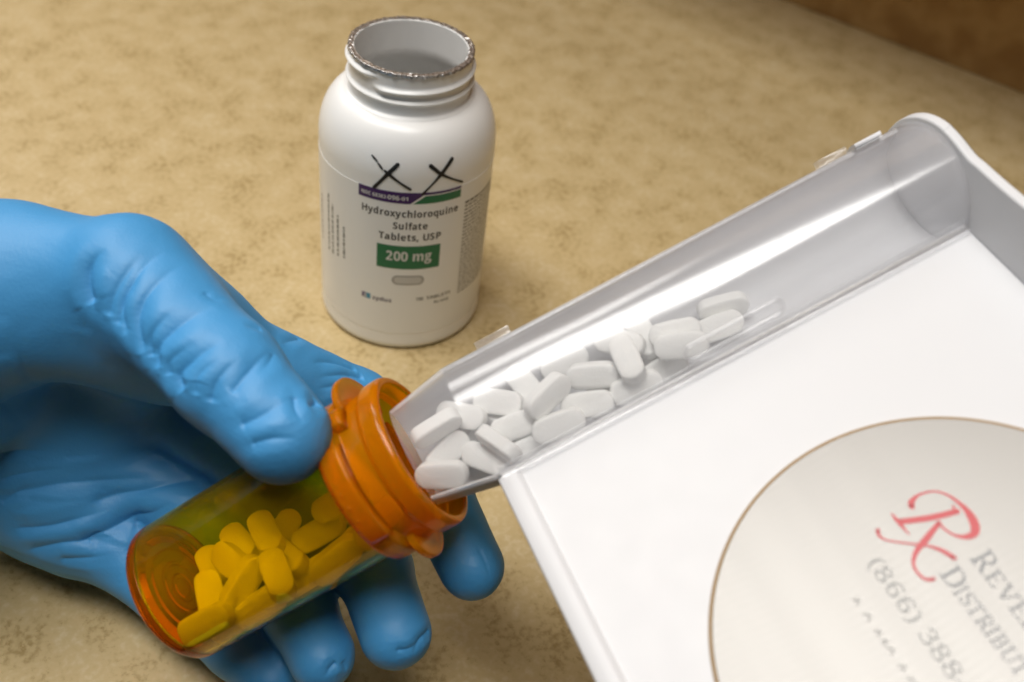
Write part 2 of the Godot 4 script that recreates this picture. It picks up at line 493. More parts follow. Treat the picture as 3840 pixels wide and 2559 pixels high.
# ---------------------------------------------------------------- counter, wall
func counter_and_wall() -> void:
	var size := 1024
	var broad := noise(11, 0.006, FastNoiseLite.TYPE_SIMPLEX_SMOOTH, 4).get_seamless_image(size, size)
	var fine := noise(12, 0.045, FastNoiseLite.TYPE_SIMPLEX_SMOOTH, 5).get_seamless_image(size, size)
	var curl_n := noise(13, 0.024, FastNoiseLite.TYPE_SIMPLEX_SMOOTH, 2)
	curl_n.domain_warp_enabled = true
	curl_n.domain_warp_amplitude = 34.0
	curl_n.domain_warp_frequency = 0.03
	curl_n.domain_warp_fractal_octaves = 3
	curl_n.fractal_type = FastNoiseLite.FRACTAL_FBM
	var curl := curl_n.get_seamless_image(size, size, false, false, 0.12)
	var a := broad.get_data()
	var b := fine.get_data()
	var c := curl.get_data()
	var px := PackedByteArray()
	px.resize(size * size * 3)
	var base := Vector3(0.54, 0.41, 0.21)
	var dark := Vector3(0.36, 0.255, 0.105)
	var pale := Vector3(0.62, 0.50, 0.30)
	# sRGB bytes from a table of mixes
	var table := PackedByteArray()
	table.resize(256 * 3)
	for i in 256:
		var t := i / 255.0
		var v := dark.lerp(base, smoothstep(0.0, 0.5, t)) if t < 0.5 else base.lerp(pale, smoothstep(0.5, 1.0, t))
		var s := Color(v.x, v.y, v.z).linear_to_srgb()
		table[i * 3] = int(s.r * 255.0)
		table[i * 3 + 1] = int(s.g * 255.0)
		table[i * 3 + 2] = int(s.b * 255.0)
	for i in size * size:
		var k := c[i]
		var line := absi((k * 3) % 256 - 128)   # thin curled contour lines
		var t := 128 + ((a[i] - 128) * 5 >> 3) + ((b[i] - 128) * 5 >> 3)
		if line < 22 and b[i] < 145 and a[i] < 150: t -= (22 - line) * 3
		t = clampi(t, 0, 255) * 3
		var j := i * 3
		px[j] = table[t]
		px[j + 1] = table[t + 1]
		px[j + 2] = table[t + 2]
	var laminate := mat(Color.WHITE, 0.42, 0.4)
	laminate.albedo_texture = ImageTexture.create_from_image(Image.create_from_data(size, size, false, Image.FORMAT_RGB8, px))
	var top := slab(PackedVector2Array([Vector2(-1100, -1500), Vector2(1100, -1500), Vector2(1100, -88), Vector2(-1100, -88)]), -38.0, 0.0, 1.0, 1.0 / 150.0)
	tag(put("counter", top, laminate), "tan mottled laminate counter top under everything", "", "", "structure")
	# the upright wall behind the counter, at the top right
	var along := Vector3(0.848, 0, 0.530)
	var wall_basis := Basis(along, Vector3.UP, along.cross(Vector3.UP))
	var brown := mat(Color.WHITE, 0.55, 0.3)
	var ramp := Gradient.new()
	ramp.colors = PackedColorArray([lin(0.33, 0.18, 0.06), lin(0.45, 0.27, 0.10)])
	ramp.offsets = PackedFloat32Array([0.2, 0.8])
	brown.albedo_texture = noise_tex(noise(31, 0.02), 256, ramp)
	brown.uv1_triplanar = true
	brown.uv1_scale = Vector3.ONE * 6.0
	var wall := thing("wall", Vector3(219, 0, -638), wall_basis)
	wall.set_meta("kind", "structure")
	wall.set_meta("label", "dark brown upright panel along the back of the counter")
	put("panel", slab(PackedVector2Array([Vector2(-1000, -24), Vector2(700, -24), Vector2(700, 0), Vector2(-1000, 0)]), 0.4, 460.0, 1.0), brown, wall)
	var shelf := thing("wall_cabinet", Vector3(219, 400, -638), wall_basis)
	tag(shelf, "brown wall cabinet hanging above the back of the counter", "cabinet")
	put("carcass", slab(PackedVector2Array([Vector2(-1000, 0.5), Vector2(700, 0.5), Vector2(700, 222), Vector2(-1000, 222)]), 0.0, 700.0, 1.0), brown, shelf)
	for k in 4:
		put("door", slab(PackedVector2Array([Vector2(-998 + k * 425, 222.5), Vector2(-577 + k * 425, 222.5), Vector2(-577 + k * 425, 240), Vector2(-998 + k * 425, 240)]), 2.0, 698.0, 1.0), brown, shelf)

# ---------------------------------------------------------------- white bottle
func bottle_r(h: float) -> float:
	if h < 79.6: return 32.0
	var t := (h - 79.6) / 18.9
	return 21.6 + 10.4 * sqrt(max(0.0, 1.0 - pow(t, 2.0)))

func on_label(p: Vector2, off: float) -> Vector3:   # p.x: millimetres round the bottle from the middle of the label
	var th := deg_to_rad(12.4) + p.x / 32.0
	var r := bottle_r(p.y) + off
	return Vector3(r * sin(th), p.y, r * cos(th))

func deg(a: float) -> float:   # degrees round the bottle -> millimetres on the label
	return deg_to_rad(a - 12.4) * 32.0

func bottle() -> void:
	var o := thing("pill_bottle", BOTTLE_AT)
	tag(o, "open white plastic tablet bottle with a printed label, standing alone on the counter", "bottle")
	var prof := [Vector3(0, 1.6, 0), Vector3(22, 1.6, 1.0), Vector3(24, 0.0, 0.8), Vector3(32, 0.0, 6.5), Vector3(32, 79.6, 0)]
	var outer := fillet(prof, false, 8)
	for i in range(1, 15):
		var a := PI / 2 * i / 15.0
		outer.append(Vector2(21.6 + 10.4 * cos(a), 79.6 + 18.0 * sin(a)))
	for q in fillet([Vector3(22.9, 97.55, 0), Vector3(21.2, 98.3, 1.0), Vector3(21.2, 102.0, 0)], false, 5): outer.append(q)
	for i in 44: outer.append(Vector2(21.2, 102.2 + i * 0.25))
	for q in fillet([Vector3(21.2, 113.3, 0.4), Vector3(19.4, 113.3, 0.4), Vector3(19.4, 99, 4), Vector3(30.4, 86, 10), Vector3(30.4, 3, 3), Vector3(0, 3, 0)], false, 6): outer.append(q)
	var thread := func(t: float, p: Vector2) -> float:
		if p.x < 21.0 or p.x > 21.4 or p.y < 101.0: return 0.0
		var v := 1.25 * exp(-pow((p.y - 103.1) / 0.75, 2.0))     # transfer bead
		# one raised turn that starts low at the front left and climbs to the right
		var front := deg_to_rad(-28.0)
		for turn in 2:
			var ang := fposmod(t - front, TAU) + TAU * turn
			if ang > deg_to_rad(372.0): continue
			var h := 106.6 + 4.0 * ang / TAU
			var fade := smoothstep(0.0, 0.25, ang) * (1.0 - smoothstep(deg_to_rad(350.0), deg_to_rad(370.0), ang))
			v += 1.35 * fade * exp(-pow((p.y - h) / 0.8, 2.0))
		return v
	var plastic := mat(lin(0.95, 0.945, 0.93), 0.30, 0.5)
	plastic.backlight_enabled = true
	plastic.backlight = Color(0.4, 0.4, 0.39)
	put("body", lathe(outer, 144, thread), plastic, o)
	# torn foil left on the rim
	var pts := PackedVector3Array()
	var ragged := noise(5, 0.9, FastNoiseLite.TYPE_SIMPLEX, 3)
	var crumple := noise(6, 0.9, FastNoiseLite.TYPE_SIMPLEX, 2)
	var segs := 260
	var rings := 9
	for k in rings:
		for s in segs:
			var t := TAU * s / segs
			var e := Vector3(sin(t), 0, cos(t))
			var inner := 19.5 + 0.5 * ragged.get_noise_3dv(e * 9.0) + 0.25
			var outer_r := 21.75 + 0.5 * ragged.get_noise_3dv(e * 11.0 + Vector3(9, 4, 2))
			var f := float(k) / (rings - 1)
			var r: float = lerp(inner, outer_r, f)
			var h := 113.42 + 0.28 * crumple.get_noise_3dv(e * r * 1.1) + 0.12
			if f > 0.9: h -= 0.7 + 0.5 * ragged.get_noise_3dv(e * 14.0)
			pts.append(Vector3(r * e.x, h, r * e.z))
	var foil := mat(lin(0.80, 0.79, 0.77), 0.3, 0.5, 0.9)
	var patches := Gradient.new()
	patches.colors = PackedColorArray([lin(0.24, 0.20, 0.15), lin(0.80, 0.79, 0.77)])
	patches.offsets = PackedFloat32Array([0.27, 0.33])
	foil.albedo_color = Color.WHITE
	foil.albedo_texture = noise_tex(noise(8, 0.035), 256, patches)
	foil.uv1_triplanar = true
	foil.uv1_scale = Vector3.ONE * 90.0
	put("foil_rim", mesh_of(pts, grid(rings, segs, true, false, false)), foil, o)
	# the label and its print
	var paper := mat(lin(0.86, 0.855, 0.84), 0.24, 0.5)
	var lab := PackedVector3Array()
	var n := 150
	var prof_l := fillet([Vector3(31.9, 9.0, 0), Vector3(32.09, 9.0, 0.05), Vector3(32.09, 74.9, 0.05), Vector3(31.9, 74.9, 0)], false, 2)
	for p in prof_l:
		for i in n + 1:
			var t := deg_to_rad(12.4 - 170.0 + 340.0 * i / n)
			lab.append(Vector3(p.x * sin(t), p.y, p.x * cos(t)))
	var l := put("label", mesh_of(lab, grid(prof_l.size(), n + 1, false, false, true)), paper, o)
	var ink := func(p: Vector2) -> Vector3: return on_label(p, 0.13)
	var ink2 := func(p: Vector2) -> Vector3: return on_label(p, 0.17)
	var black := mat(lin(0.018, 0.016, 0.016), 0.45)
	var grey := mat(lin(0.09, 0.085, 0.08), 0.5)
	var purple := mat(lin(0.045, 0.012, 0.115), 0.35)
	var green := mat(lin(0.006, 0.155, 0.066), 0.35)
	var white := mat(lin(0.70, 0.70, 0.69), 0.4)
	var band := PackedVector2Array()
	band.append_array(rect(deg(-21.4), 70.3, deg(12.0), 75.0, 14))
	band.append_array([Vector2(deg(12.0), 70.3), Vector2(deg(20.3), 74.0), Vector2(deg(12.0), 75.0), Vector2(deg(20.3), 74.0), Vector2(deg(20.3), 75.0), Vector2(deg(12.0), 75.0)])
	band.append_array(rect(deg(20.3), 74.0, deg(46.0), 75.0, 10))
	put("purple_band", lay(band, ink, 1.6), purple, l)
	var gb := PackedVector2Array([Vector2(deg(13.8), 70.3), Vector2(deg(21.4), 70.3), Vector2(deg(21.4), 73.55)])
	gb.append_array(rect(deg(21.4), 70.3, deg(46.0), 73.55, 10))
	put("green_band", lay(gb, ink, 1.6), green, l)
	put("product_code", lay(letters("NDC 68382-", deg(-19.3), 71.7, 1.5, 9.6, "Droid Sans", 700) + letters("096", deg(-2.0), 71.6, 1.9, 4.0, "Droid Sans", 700) + letters("-01", deg(5.4), 71.7, 1.5, 2.9, "Droid Sans", 700), ink2, 1.6), white, l)
	put("drug_name", lay(letters("Hydroxychloroquine", deg(-18.9), 64.5, 2.9, deg(44.6) - deg(-18.9), "Droid Sans", 700), ink, 1.6), black, l)
	put("drug_name", lay(letters("Sulfate", deg(1.9), 59.2, 2.95, deg(23.8) - deg(1.9), "Droid Sans", 700), ink, 1.6), black, l)
	put("drug_name", lay(letters("Tablets, USP", deg(-7.2), 54.2, 3.0, deg(33.3) - deg(-7.2), "Droid Sans", 700), ink, 1.6), black, l)
	put("strength_box", lay(rect(deg(-8.2), 41.2, deg(33.5), 51.8, 18), ink, 1.6), green, l)
	put("strength", lay(letters("200 mg", deg(-2.0), 45.0, 4.3, deg(27.8) - deg(-2.0), "Droid Sans", 700), ink2, 1.6), white, l)
	var cap := PackedVector2Array()
	var oval := func(hw: float, hh: float) -> PackedVector2Array:
		var c := PackedVector2Array()
		for k in 24:
			var e := []
			for j in 2:
				var a := TAU * (k + j) / 24.0
				e.append(Vector2(deg(13.0) + cos(a) * hh + (hw - hh) * signf(cos(a)) * minf(1.0, absf(cos(a)) * 8.0), 35.9 + sin(a) * hh))
			c.append_array([Vector2(deg(13.0), 35.9), e[0], e[1]])
		return c
	put("printed_tablet", lay(oval.call(6.0, 2.3), ink, 1.6), mat(lin(0.40, 0.385, 0.37), 0.5), l)
	put("printed_tablet", lay(oval.call(5.1, 1.55), ink2, 1.6), mat(lin(0.60, 0.585, 0.56), 0.5), l)
	put("logo_mark", lay(rect(deg(-18.4), 24.6, deg(-15.4), 27.0, 2), ink, 1.6), mat(lin(0.10, 0.07, 0.20), 0.4), l)
	put("logo_mark", lay(rect(deg(-15.4), 24.4, deg(-12.0), 27.0, 2), ink, 1.6), mat(lin(0.06, 0.27, 0.42), 0.4), l)
	put("logo_mark", lay(letters("S", deg(-16.9), 24.9, 1.6, 1.3, "Droid Sans", 700), ink2, 1.6), white, l)
	put("maker_name", lay(letters("zydus", deg(-10.6), 24.7, 1.9, deg(2.6) - deg(-10.6), "Droid Sans", 700), ink, 1.6), mat(lin(0.05, 0.03, 0.10), 0.4), l)
	put("count_line", lay(letters("100", deg(19.0), 25.8, 1.6, 2.8, "Droid Sans", 700) + letters("TABLETS", deg(26.0), 25.9, 1.5, deg(44.2) - deg(26.0), "Droid Sans", 700), ink, 1.6), grey, l)
	put("count_line", lay(letters("Rx only", deg(32.0), 23.2, 1.3, deg(43.2) - deg(32.0), "Droid Sans", 700), ink, 1.6), grey, l)
	# unreadable small print: rows of broken marks
	var small := PackedVector2Array()
	for row in 27:
		var y := 66.6 - row * 1.62
		var x := deg(50.6)
		var stop: float = deg(88.0) - rng.randf() * 2.0
		while x < stop:
			var w := rng.randf_range(0.7, 2.6)
			small.append_array(rect(x, y - (0.48 if row == 0 else 0.32), minf(x + w, stop), y + (0.48 if row == 0 else 0.32)))
			x += w + rng.randf_range(0.3, 0.55)
	var fp := put("fine_print", lay(small, ink, 1.6), grey, l)
	fp.set_meta("kind", "stuff")
	var side := PackedVector2Array()
	var cols := [[-62.5, 37.0, 58.0], [-50.3, 36.5, 62.0], [-45.2, 36.5, 59.0], [-39.4, 37.5, 56.0], [-33.4, 38.5, 53.0]]
	for cdef in cols:
		var y: float = cdef[1]
		while y < cdef[2]:
			var w := rng.randf_range(0.7, 2.4)
			side.append_array(rect(deg(cdef[0]) - 0.42, y, deg(cdef[0]) + 0.42, minf(y + w, cdef[2])))
			y += w + rng.randf_range(0.35, 0.8)
	fp = put("fine_print", lay(side, ink, 1.6), grey, l)
	fp.set_meta("kind", "stuff")
	# two crosses drawn with a black marker across the label's edge and the shoulder
	var marks := [
		[[-13.2, 87.3, 0.25], [-11.0, 86.4, 0.38], [-9.2, 85.6, 0.22]], [[-8.6, 85.0, 0.3], [-7.0, 84.0, 0.42], [-5.9, 83.3, 0.3]],
		[[-4.6, 83.0, 0.3], [-2.1, 82.0, 0.6], [4.5, 79.2, 0.45], [11.6, 76.5, 0.55]], [[3.4, 85.8, 0.7], [-2.1, 82.0, 0.75], [-6.0, 79.0, 0.6], [-10.7, 75.4, 0.65]],
		[[37.9, 86.8, 0.75], [34.0, 84.2, 0.7], [30.6, 81.9, 0.75], [26.0, 78.8, 0.4], [19.2, 74.4, 0.45]], [[23.7, 85.5, 0.75], [27.0, 83.8, 0.65], [30.6, 81.9, 0.6], [38.0, 79.2, 0.4], [46.2, 76.5, 0.45]]]
	var pen := PackedVector2Array()
	for m in marks:
		var path := []
		for q in m: path.append(Vector3(deg(q[0]), q[1], q[2]))
		pen.append_array(stroke(path)[0])
	put("marker_cross", lay(pen, func(p: Vector2) -> Vector3: return on_label(p, 0.2), 1.6), mat(lin(0.012, 0.012, 0.014), 0.4), o)

# ---------------------------------------------------------------- amber vial
func amber(c: Color, rough: float) -> StandardMaterial3D:
	var m := mat(c, rough, 0.32)
	m.transparency = BaseMaterial3D.TRANSPARENCY_ALPHA
	m.refraction_enabled = true
	m.refraction_scale = 0.036
	return m

func vial() -> void:
	var z := VIAL_X.cross(VIAL_Y)
	var o := thing("amber_vial", VIAL_AT, Basis(VIAL_X, VIAL_Y, z))
	tag(o, "translucent orange pharmacy vial lying in the gloved hand, half filled with tablets", "vial")
	var thin := amber(lin(0.995, 0.70, 0.003, 0.045), 0.02)
	var m := amber(lin(0.98, 0.37, 0.002, 0.28), 0.16)
	# from the middle of the bottom outwards, up the outside, over the lip and down the inside
	var base := fillet([Vector3(0, 2.0, 0), Vector3(2.4, 2.0, 0.2), Vector3(2.7, 1.5, 0.2), Vector3(3.6, 1.5, 0.2), Vector3(3.9, 2.0, 0.2), Vector3(6.0, 2.0, 0.2), Vector3(6.3, 1.6, 0.2), Vector3(7.0, 1.6, 0.2), Vector3(7.3, 2.0, 0.2),
		Vector3(10.4, 2.0, 0.2), Vector3(10.8, 1.5, 0.2), Vector3(12.6, 1.5, 0.2), Vector3(14.6, 0.0, 0.6), Vector3(17.9, 0.0, 2.2), Vector3(18.05, 3.2, 0.2), Vector3(16.9, 3.2, 0.2), Vector3(0, 3.1, 0)], false, 4)
	put("base", lathe(base, 128), amber(lin(0.98, 0.24, 0.001, 0.10), 0.05), o)
	var prof := fillet([Vector3(16.9, 3.3, 0.2), Vector3(18.05, 3.3, 0.2), Vector3(18.5, 56.5, 0.3), Vector3(17.2, 56.5, 0.3)], true, 4)
	prof.append(prof[0])
	put("body", lathe(prof, 128), thin, o)
	var neck := fillet([Vector3(18.5, 56.6, 0.3), Vector3(20.2, 57.2, 0.6), Vector3(20.2, 62.4, 0.7), Vector3(18.6, 63.4, 0.6), Vector3(18.5, 68.6, 0.9), Vector3(19.5, 69.4, 0.7),
		Vector3(19.6, 73.2, 0.5), Vector3(19.0, 74.5, 0.6), Vector3(17.7, 74.5, 0.5), Vector3(17.2, 56.6, 0.3)], true, 5)
	neck.append(neck[0])
	put("neck", lathe(neck, 128), m, o)
	# the locking lugs round the neck: angle, half width, reach, from, to
	for g in [[4.0, 37.0, 21.7, 58.2, 63.6, 6.0], [86.0, 30.0, 23.6, 63.7, 65.5, 1.0], [-98.0, 38.0, 24.3, 63.7, 65.5, 1.0], [180.0, 34.0, 21.7, 58.2, 63.6, 6.0], [-50.0, 9.0, 21.3, 59.0, 66.0, 3.0]]:
		var pts := PackedVector3Array()
		var cols := 22
		var ring := [[18.45, 0.0], [18.45, 1.0], [0.9, 1.0], [1.0, 0.86], [1.0, 0.14], [0.9, 0.0]]
		for i in cols + 1:
			var f := 2.0 * i / cols - 1.0
			var t := deg_to_rad(g[0] + g[1] * f) + PI / 2
			var reach: float = 18.5 + (g[2] - 18.5) * pow(maxf(0.0, 1.0 - pow(absf(f), 2.0 * g[5])), 0.5)
			for k in 6:
				var r: float = 18.6 if k < 2 else 18.6 + (reach - 18.6) * ring[k][0]
				var y: float = lerp(float(g[3]), float(g[4]), ring[k][1])
				pts.append(Vector3(r * sin(t), y, r * cos(t)))
		put("lug", mesh_of(pts, grid(cols + 1, 6, true, false, true)), m, o)
	for k in 3:
		var dot := SphereMesh.new()
		dot.radius = 0.55 * MM
		dot.height = 0.7 * MM
		dot.radial_segments = 12
		dot.rings = 6
		var t := deg_to_rad(18.0 - k * 9.0) + PI / 2
		put("moulded_dot", dot, m, o).position = Vector3(21.55 * sin(t), 60.0, 21.55 * cos(t)) * MM

# ---------------------------------------------------------------- counting tray
func tray_pos(p: Vector3) -> Vector3:
	return TRAY_AT + TRAY_X * p.x + TRAY_Y * p.y + TRAY_X.cross(TRAY_Y) * p.z

func tube_at(v: Vector3) -> Vector3:   # the tube narrows to the spout
	if v.x >= 0.0: return v
	var k := 1.0 + v.x * 0.0129
	return Vector3(v.x, v.y * k, TUBE_Z + (v.z - TUBE_Z) * k)

func arc_shell(r0: float, r1: float, from: float, to: float, n := 40) -> PackedVector2Array:   # outline in (y, z); angle from the front edge over the top
	var out := PackedVector2Array()
	for i in n + 1:
		var a := deg_to_rad(lerp(from, to, float(i) / n))
		out.append(Vector2(sin(a) * r1, TUBE_Z + cos(a) * r1))
	for i in n + 1:
		var a := deg_to_rad(lerp(to, from, float(i) / n))
		out.append(Vector2(sin(a) * r0, TUBE_Z + cos(a) * r0))
	return out

func steps(a: float, b: float, n: int) -> Array:
	var out := []
	for i in n + 1: out.append(lerp(a, b, float(i) / n))
	return out

func tray() -> void:
	var o := thing("counting_tray", TRAY_AT, Basis(TRAY_X, TRAY_Y, TRAY_X.cross(TRAY_Y)))
	tag(o, "white plastic tablet counting tray with a clear lidded tube, tilted to pour", "counting tray")
	var white := mat(lin(0.72, 0.725, 0.745), 0.45, 0.4)
	var scuff := Gradient.new()
	scuff.colors = PackedColorArray([Color(0.78, 0.78, 0.78), Color(1, 1, 1)])
	white.roughness_texture = noise_tex(noise(44, 0.02, FastNoiseLite.TYPE_SIMPLEX_SMOOTH, 5), 512, scuff)
	white.roughness_texture_channel = BaseMaterial3D.TEXTURE_CHANNEL_RED
	white.uv1_triplanar = true
	white.uv1_scale = Vector3.ONE * 9.0
	var clear := mat(lin(0.86, 0.86, 0.90, 0.11), 0.15, 0.5)
	clear.transparency = BaseMaterial3D.TRANSPARENCY_ALPHA
	# panel with its low rail along the left edge
	var floor_poly := PackedVector2Array([Vector2(0.2, 0.6), Vector2(121.5, 0.6), Vector2(121.5, 156), Vector2(0.2, 156)])
	put("panel", slab(floor_poly, -2.2, 0.0, 0.3), white, o)
	var rail := fillet([Vector3(-2.4, 0.0, 0.4), Vector3(0.9, 0.0, 0.7), Vector3(1.5, 2.2, 0.9), Vector3(1.5, 4.4, 0.6), Vector3(0.05, 5.6, 0.5), Vector3(-2.4, 5.6, 0.3)], true, 4)
	var rail_o := PackedVector2Array()
	for p in rail: rail_o.append(Vector2(p.x, p.y))
	var rail_pts := PackedVector3Array()
	for zz in [1.2, 156.0]:
		for p in rail: rail_pts.append(Vector3(p.y, p.x, zz))
	var rt := grid(2, rail.size(), true, false, false)
	var cap := Geometry2D.triangulate_polygon(rail)
	for i in range(0, cap.size(), 3): rt.append_array([cap[i], cap[i + 1], cap[i + 2]])
	put("rail", mesh_of(rail_pts, rt), white, o)
	# end wall: slopes outwards, its top follows the tube as an arch
	var wall := PackedVector3Array()
	var cols := 0
	var zs := []
	for i in 40: zs.append(TUBE_Z - 16.55 * cos(PI * 0.5 * i / 39.0))
	for i in range(1, 90): zs.append(TUBE_Z + 171.3 * pow(i / 89.0, 1.8))
	for zz in zs:
		var arch := sqrt(maxf(0.0, 16.6 * 16.6 - (zz - TUBE_Z) * (zz - TUBE_Z)))
		var level := 15.3 + 2.4 * smoothstep(0.0, 40.0, zz)
		var top: float = arch
		if zz > TUBE_Z:
			var h := clampf(0.5 + 0.5 * (level - arch) / 3.0, 0.0, 1.0)
			top = lerp(arch, level, h) + 3.0 * h * (1.0 - h) * 0.4
		var low := -sqrt(maxf(0.0, 16.3 * 16.3 - (zz - TUBE_Z) * (zz - TUBE_Z))) if zz < -1.0 else 0.0
		low = minf(low, -2.4)
		var lean := 0.24
		var ring := [[121.0 + lean * maxf(low, 0.0), low], [121.6, minf(0.4, top)], [121.2 + lean * maxf(top - 0.7, 0.0), top - 0.5], [121.7 + lean * top, top], [123.3 + lean * top, top], [123.9 + lean * top, top - 0.7], [123.4, minf(-0.5, top - 1.0)], [123.0, low]]
		cols = ring.size()
		for q in ring: wall.append(Vector3(q[0], q[1], zz))
	put("end_wall", mesh_of(wall, grid(zs.size(), cols, true, false, true)), white, o)
	# white half tube under, clear half over
	var xs := [-15.5, -12, -8, -4, 0.0, 0.01, 30, 60, 90, 122.5]
	put("trough", sweep_x(arc_shell(14.3, 15.4, 147.0, 360.0, 48), xs, tube_at), white, o)
	var lid := put("clear_cover", sweep_x(arc_shell(14.5, 15.5, 1.5, 146.0), [-15.2, -12, -8, -4, 0.0, 0.01, 30, 60, 90, 121.4], func(v: Vector3) -> Vector3: return tube_at(v) + (Vector3(0.235 * maxf(v.y, 0.0), 0, 0) if v.x > 121.0 else Vector3.ZERO)), clear, o)
	put("front_flange", sweep_x(fillet([Vector3(0.1, -0.5, 0.2), Vector3(0.1, 2.1, 0.3), Vector3(1.5, 2.1, 0.3), Vector3(1.5, 0.2, 0.3), Vector3(2.6, -0.2, 0.2), Vector3(2.6, -0.7, 0.2)], true, 3), [1.2, 121.0]), clear, lid)
	for h in [[9.5, 18.5], [101.4, 109.0]]:
		put("hinge_tab", sweep_x(arc_shell(15.45, 17.2, 141.0, 152.0, 6), [h[0], h[0] + 0.6, h[1] - 0.6, h[1]], func(v: Vector3) -> Vector3: return v), clear, lid)
	put("hinge_seat", sweep_x(arc_shell(15.55, 16.6, 140.0, 176.0, 10), [111.0, 118.0]), white, o)
	# the long raised loop on the cover's front
	var loop := PackedVector3Array()
	var path := []
	for i in 60:
		var a := TAU * i / 60.0
		var s := Vector2(62.4 + (10.6 if cos(a) > 0.0 else -10.6) * minf(1.0, absf(cos(a)) * 6.0) + cos(a) * 1.7, sin(a) * 1.9)
		var th := deg_to_rad(24.0) + s.y / 15.5
		path.append(Vector3(s.x, sin(th) * 15.6, TUBE_Z + cos(th) * 15.6))
	for i in 60:
		var c: Vector3 = path[i]
		var d: Vector3 = (path[(i + 1) % 60] - path[(i + 59) % 60]).normalized()
		var up := Vector3(0, c.y, c.z - TUBE_Z).normalized()
		var sd := d.cross(up).normalized()
		for k in 8: loop.append(c + (up * sin(TAU * k / 8.0) + sd * cos(TAU * k / 8.0)) * 0.62)
	put("raised_loop", mesh_of(loop, grid(60, 8, true, true, false)), clear, lid)
	# brushed metal disc and its print
	var dc := Vector2(63.6, 74.9)
	put("disc_backing", slab(circle(dc, 45.1, 144), 0.02, 0.5, 0.15), mat(lin(0.34, 0.22, 0.10), 0.6), o)
	var metal := mat(lin(0.25, 0.243, 0.232), 0.40, 0.5, 1.0)
	metal.anisotropy_enabled = true
	metal.anisotropy = 0.75
	var brush := FastNoiseLite.new()
	brush.noise_type = FastNoiseLite.TYPE_SIMPLEX
	brush.frequency = 0.02
	brush.seed = 3
	var fine_ramp := Gradient.new()
	fine_ramp.colors = PackedColorArray([Color(0.80, 0.80, 0.80), Color(1, 1, 1)])
	metal.roughness_texture = noise_tex(noise(43, 0.02, FastNoiseLite.TYPE_SIMPLEX, 3), 512, fine_ramp)
	metal.roughness_texture_channel = BaseMaterial3D.TEXTURE_CHANNEL_RED
	metal.roughness = 0.44
	metal.uv1_scale = Vector3(0.35, 30, 1)
	var disc := put("metal_disc", slab(circle(dc, 44.3, 144), 0.51, 0.95, 0.12, 0.02), metal, o)
	var print_on := func(p: Vector2) -> Vector3: return Vector3(p.y, 0.985, p.x)   # p.x along the lines, p.y across them
	var red := mat(lin(0.56, 0.075, 0.085), 0.45)
	var rise := 0.0
	for s in [
		[[50.7, 71.3, 0.55], [49.8, 71.8, 0.6], [49.25, 73.6, 0.3], [49.6, 75.7, 0.22], [50.6, 77.4, 0.22], [52.6, 78.7, 0.28], [55.6, 79.4, 0.5], [58.0, 79.3, 0.8], [59.8, 78.7, 0.85], [60.8, 77.7, 0.75], [60.7, 76.2, 0.55], [59.6, 74.7, 0.3], [57.8, 73.8, 0.25], [55.9, 73.5, 0.3]],
		[[55.6, 77.8, 0.6], [54.3, 73.0, 0.65], [52.1, 67.5, 0.6]], [[54.1, 77.9, 0.12], [55.3, 77.7, 0.35], [56.1, 77.9, 0.12]], [[49.9, 67.2, 0.12], [51.9, 67.3, 0.42], [55.1, 67.5, 0.12]],
		[[55.9, 73.6, 0.45], [57.5, 69.5, 0.65], [58.6, 66.7, 0.5], [60.0, 65.0, 0.35], [61.5, 64.35, 0.3], [63.3, 64.5, 0.3], [64.3, 65.2, 0.35], [64.6, 66.1, 0.4]],
		[[51.6, 63.0, 0.45], [52.6, 62.6, 0.3], [54.1, 63.3, 0.2], [56.2, 65.8, 0.2], [58.5, 68.8, 0.25], [60.6, 70.6, 0.4], [63.0, 71.7, 0.5]]]:
		var path2 := []
		for q in s: path2.append(Vector3(q[0], q[1], q[2]))
		rise += 0.012
		put("prescription_sign", lay(stroke(path2, 0.5)[0], func(p: Vector2) -> Vector3: return Vector3(p.y, 0.97 + rise, p.x)), red, disc)
	var pale_ink := mat(lin(0.24, 0.25, 0.26), 0.5)
	var sf := "Droid Serif"
	put("lettering", lay(letters("R", 64.4, 73.95, 4.2, 3.6, sf) + letters("EVEL", 68.3, 73.95, 3.1, 12.6, sf), print_on), pale_ink, disc)
	put("lettering", lay(letters("D", 64.2, 67.5, 3.9, 3.7, sf) + letters("ISTRIBUT", 68.2, 67.5, 2.9, 17.8, sf), print_on), pale_ink, disc)
	put("lettering", lay(letters("(866) 388-", 56.2, 57.3, 3.2, 27.0, sf), print_on), mat(lin(0.32, 0.325, 0.32), 0.5), disc)
	var dots := PackedVector2Array()
	for q in [[61.0, 1.0], [64.2, 1.5], [67.8, 1.0], [69.9, 0.7], [71.3, 1.6], [75.0, 1.2], [77.6, 1.5]]: dots.append_array(stroke([Vector3(q[0], 51.1, 0.14), Vector3(q[0] + q[1] * 0.5, 52.1, 0.2), Vector3(q[0] + q[1], 51.2, 0.14)], 0.5)[0])
	put("small_print", lay(dots, print_on), mat(lin(0.30, 0.30, 0.29), 0.5), disc)

